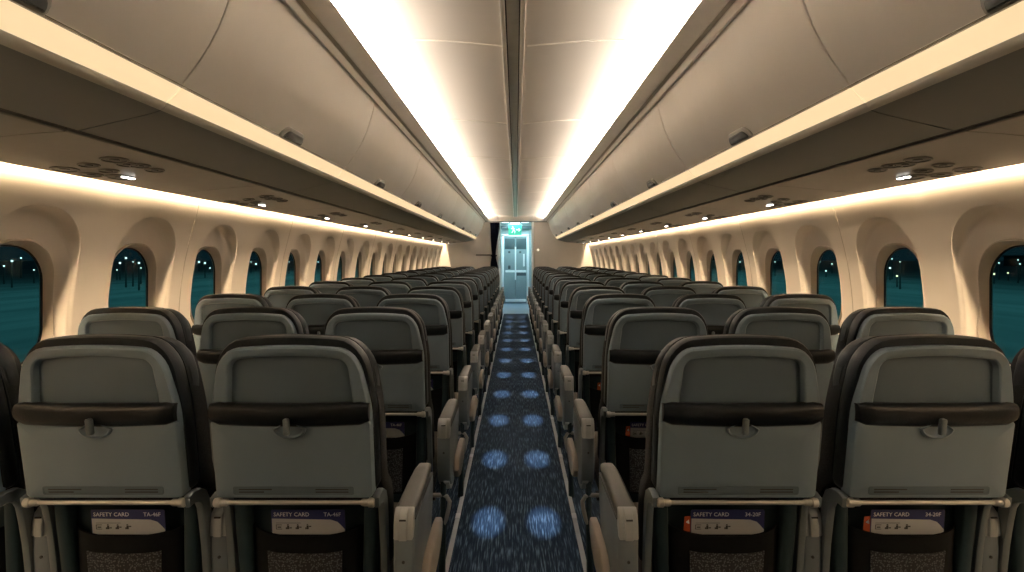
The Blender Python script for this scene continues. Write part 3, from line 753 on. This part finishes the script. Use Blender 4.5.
# ------------------------------------------------------------------ safety cards in the seat pockets
def safety_card(name_txt, orange, loc, label):
    r = empty('safety_card', loc); tag(r, label, 'safety card', 'safety cards in the seat pockets')
    def tilt(c): return (c.x, c.y + .018 + (.66 - c.z) * .08, c.z - .003)
    b = MB()
    R = rrect(-.098, .098, .545, .660, .004, k=3, m=2)
    b.loft([[(x, .0525, z) for x, z in R], [(x, .0505, z) for x, z in R]]); b.build('cover', M['navy'], r, fn=tilt, smooth=False)
    b = MB()
    wp = [(-.096, .545), (-.0965, .636), (.06, .633), (.078, .627), (.088, .617), (.0975, .606), (.0965, .545)]
    b.loft([[(x, .0508, z) for x, z in wp], [(x, .0500, z) for x, z in wp]]); b.build('front_page', M['card'], r, fn=tilt, smooth=False)
    text_mb('SAFETY CARD', .0152, (-.092, .0500, .6425), 'lettering', M['white'], r, tilt)
    text_mb(name_txt, .0152, (.088, .0500, .6425), 'lettering', M['white'], r, tilt, align='RIGHT')
    for i in range(4):
        x = -.078 + .026 * i; b = MB(); z = .613
        if i == 0:
            b.box(x - .008, x + .008, .0494, .0501, z + .005, z + .0065, b=.0001); b.box(x - .008, x + .008, .0494, .0501, z - .0065, z - .005, b=.0001); b.box(x - .008, x - .0065, .0494, .0501, z - .006, z + .006, b=.0001); b.box(x - .004, x + .006, .0494, .0501, z - .002, z + .001, b=.0001)
        else:
            b.tube([(x - .002, .0498, z + .006), (x - .002, .0496, z + .0075)], .0022, 6); b.box(x - .0045, x + .001, .0494, .0501, z - .006, z + .004, b=.0001)
            b.box(x + .002, x + .008, .0494, .0501, z - .006 + .002 * i, z - .003 + .002 * i, b=.0001); b.box(x - .008, x - .005, .0494, .0501, z - .006, z - .001, b=.0001)
        b.build('pictogram', M['ink'], r, fn=tilt, smooth=False)
    b = MB(); b.box(-.086, -.02, .0494, .0501, .6235, .6245, b=.0001); b.build('rule_line', M['ink'], r, fn=tilt, smooth=False)
    if orange:
        b = MB(); ow = [(-.118, .56), (-.114, .640), (-.096, .642), (-.096, .56)]
        b.loft([[(x, .0535, z) for x, z in ow], [(x, .0527, z) for x, z in ow]]); og = b.build('orange_tab', M['orange'], r, fn=tilt, smooth=False)
        b = MB(); b.tube([(-.1085, .0524, .624), (-.104, .0522, .630), (-.1035, .0522, .622)], .0025, 6); b.build('tab_mark', M['white'], og, fn=tilt)
    return r
for k in range(3):
    for s in (-1, 1):
        for pos in ('aisle', 'middle'):
            if pos == 'middle' and k: continue
            txt = {('aisle', -1): 'TA-46F', ('middle', -1): 'TA-46F', ('aisle', 1): '34-20F', ('middle', 1): '34-20F'}[(pos, s)]
            safety_card(txt, s > 0, (s * SX[pos] + (.006 if s < 0 else .004), D1 + RP * k, .0),
                        'safety card%s in the %s-row %s seat pocket, %s of the aisle' % (' with orange tab' if s > 0 else '', ORD[k + 1], pos, SIDE[s]))

# ------------------------------------------------------------------ outside: apron at night
GZ = -4.4
b = MB(); b.box(-900, 900, -300, 900, GZ - .5, GZ, b=.1); struct(b.build('ground_apron', M['apron'], smooth=False), 'dark teal airport apron outside the windows', 'ground')
def airfield_lamp(x, y, z, r, warm):
    o = empty('airfield_lamp', (x, y, GZ))
    h = z - GZ
    b = MB(); b.tube([(0, 0, 0), (0, 0, h * .5), (0, 0, h)], [.16, .12, .09], 8); b.build('post', M['pole'], o)
    b = MB(); rings = []
    for j in range(1, 8):
        a = -pi / 2 + pi * j / 8; rings.append([(r * cos(a) * cos(2 * pi * i / 12), r * cos(a) * sin(2 * pi * i / 12), h + r * sin(a)) for i in range(12)])
    b.loft(rings); b.build('lamp_head', M['lampy'] if warm else M['lampw'], o)
    tag(o, 'bright distant airfield lamp seen through the cabin windows', 'airfield lamp', 'airfield lamps outside')
random.seed(21)
LP = [(12, 261), (4, 266), (34, 270), (21, 258), (120, 263), (126, 258), (133, 262), (139, 263), (141, 268), (117, 270), (199, 262), (205, 263), (210, 268), (251, 262), (256, 264), (289, 262), (318, 262),
      (984, 259), (999, 263), (1020, 264), (994, 274), (1008, 273), (1018, 260), (886, 262), (892, 259), (900, 262), (897, 276), (890, 268), (820, 262), (826, 271), (832, 264), (775, 262), (740, 262), (770, 266), (709, 262)]
for i, (px, py) in enumerate(LP):
    d = random.uniform(95, 150) if abs(px - 516) > 330 else random.uniform(150, 230)
    x, y, z = pxw(px, py, d)
    lat = math.hypot(x, y)
    airfield_lamp(x, y, max(z, GZ + 1.0), lat * .001 * random.choice((.8, 1, 1.35)), (py in (274, 273, 276)))
# terminal blocks on the far side of the apron
for s, yy, ln, hh in ((-1, 190, 120, 7), (1, 210, 150, 6)):
    t = empty('terminal_building', (s * 330, yy, GZ)); tag(t, 'low dark terminal building across the apron on the %s' % SIDE[s], 'building')
    b = MB(); b.box(-15, 15, -ln, ln, 0, hh, b=.3); b.build('hall', M['terminal'], t)
    b = MB(); b.box(-17, 17, -ln - 2, ln + 2, hh, hh + .8, b=.2); b.build('roof', M['pole'], t)

# ------------------------------------------------------------------ lights
def area(name, loc, direction, sx, sy, power, color, yaxis=True, spread=180):
    l = bpy.data.lights.new(name, 'AREA'); l.shape = 'RECTANGLE'; l.size = sx; l.size_y = sy; l.energy = power; l.color = color; l.spread = radians(spread)
    o = bpy.data.objects.new(name, l); COL.objects.link(o); o.location = loc
    z = -Vector(direction).normalized(); y = Vector((0, 1, 0)); y = (y - z * y.dot(z)).normalized(); x = y.cross(z)
    o.rotation_euler = Matrix((x, y, z)).transposed().to_euler()
    return o
WARM = (1.0, 0.91, 0.82); WARMW = (1.0, 0.73, 0.44)
for s in (-1, 1):
    area('cove_light', (s * .812, (.2 + YB) / 2, 2.302), (s * .05, 0, 1), .022, YB - .3, 520, WARM)
    area('wall_wash_light', (s * 1.838, (-.5 + YB) / 2, 1.735), (s * .25, 0, -1), .018, YB + .4, 235, WARMW)
area('galley_light', (0, 15.05, 2.26), (0, 0.1, -1), .5, .8, 22, (.62, .92, 1.0))
k = 0
y = 2.80
while y < 12.5:
    for s in (-1, 1):
        l = bpy.data.lights.new('aisle_spot', 'SPOT'); l.energy = 370; l.color = (.70, .85, 1.0); l.spot_size = radians(9.6); l.spot_blend = .9; l.shadow_soft_size = .012
        o = bpy.data.objects.new('aisle_spot', l); COL.objects.link(o); o.location = (xc + s * .02, y, 2.345)
        v = Vector((s * .138, y, 0)) - Vector(o.location); o.rotation_euler = v.to_track_quat('-Z', 'Y').to_euler(); o.scale = (1.0, .5, 1)
    y += .87
for s in (-1, 1):
    area('apron_floodlight', (s * 60, 110, 28), (0, 0, -1), 60, 300, 36000, (.18, .60, .63))

w = bpy.data.worlds.new('night'); S.world = w; w.use_nodes = True
bg = w.node_tree.nodes['Background']; bg.inputs['Color'].default_value = (.004, .012, .016, 1); bg.inputs['Strength'].default_value = 1.0

# ------------------------------------------------------------------ camera and view
c = bpy.data.cameras.new('camera'); co = bpy.data.objects.new('camera', c); COL.objects.link(co)
c.sensor_width = 36; c.lens = F / 1024 * 36; c.shift_x = -4 / 1024; c.shift_y = -29 / 1024; c.clip_start = .05; c.clip_end = 3000
co.location = (0, 0, H); co.rotation_euler = (pi / 2, 0, 0)
S.camera = co
S.view_settings.view_transform = 'Standard'; S.view_settings.look = 'None'; S.view_settings.gamma = 1; S.view_settings.use_curve_mapping = False
S.view_settings.exposure = 0.48
S.cycles.use_denoising = True
S.cycles.max_bounces = 10; S.cycles.diffuse_bounces = 6; S.cycles.transparent_max_bounces = 12
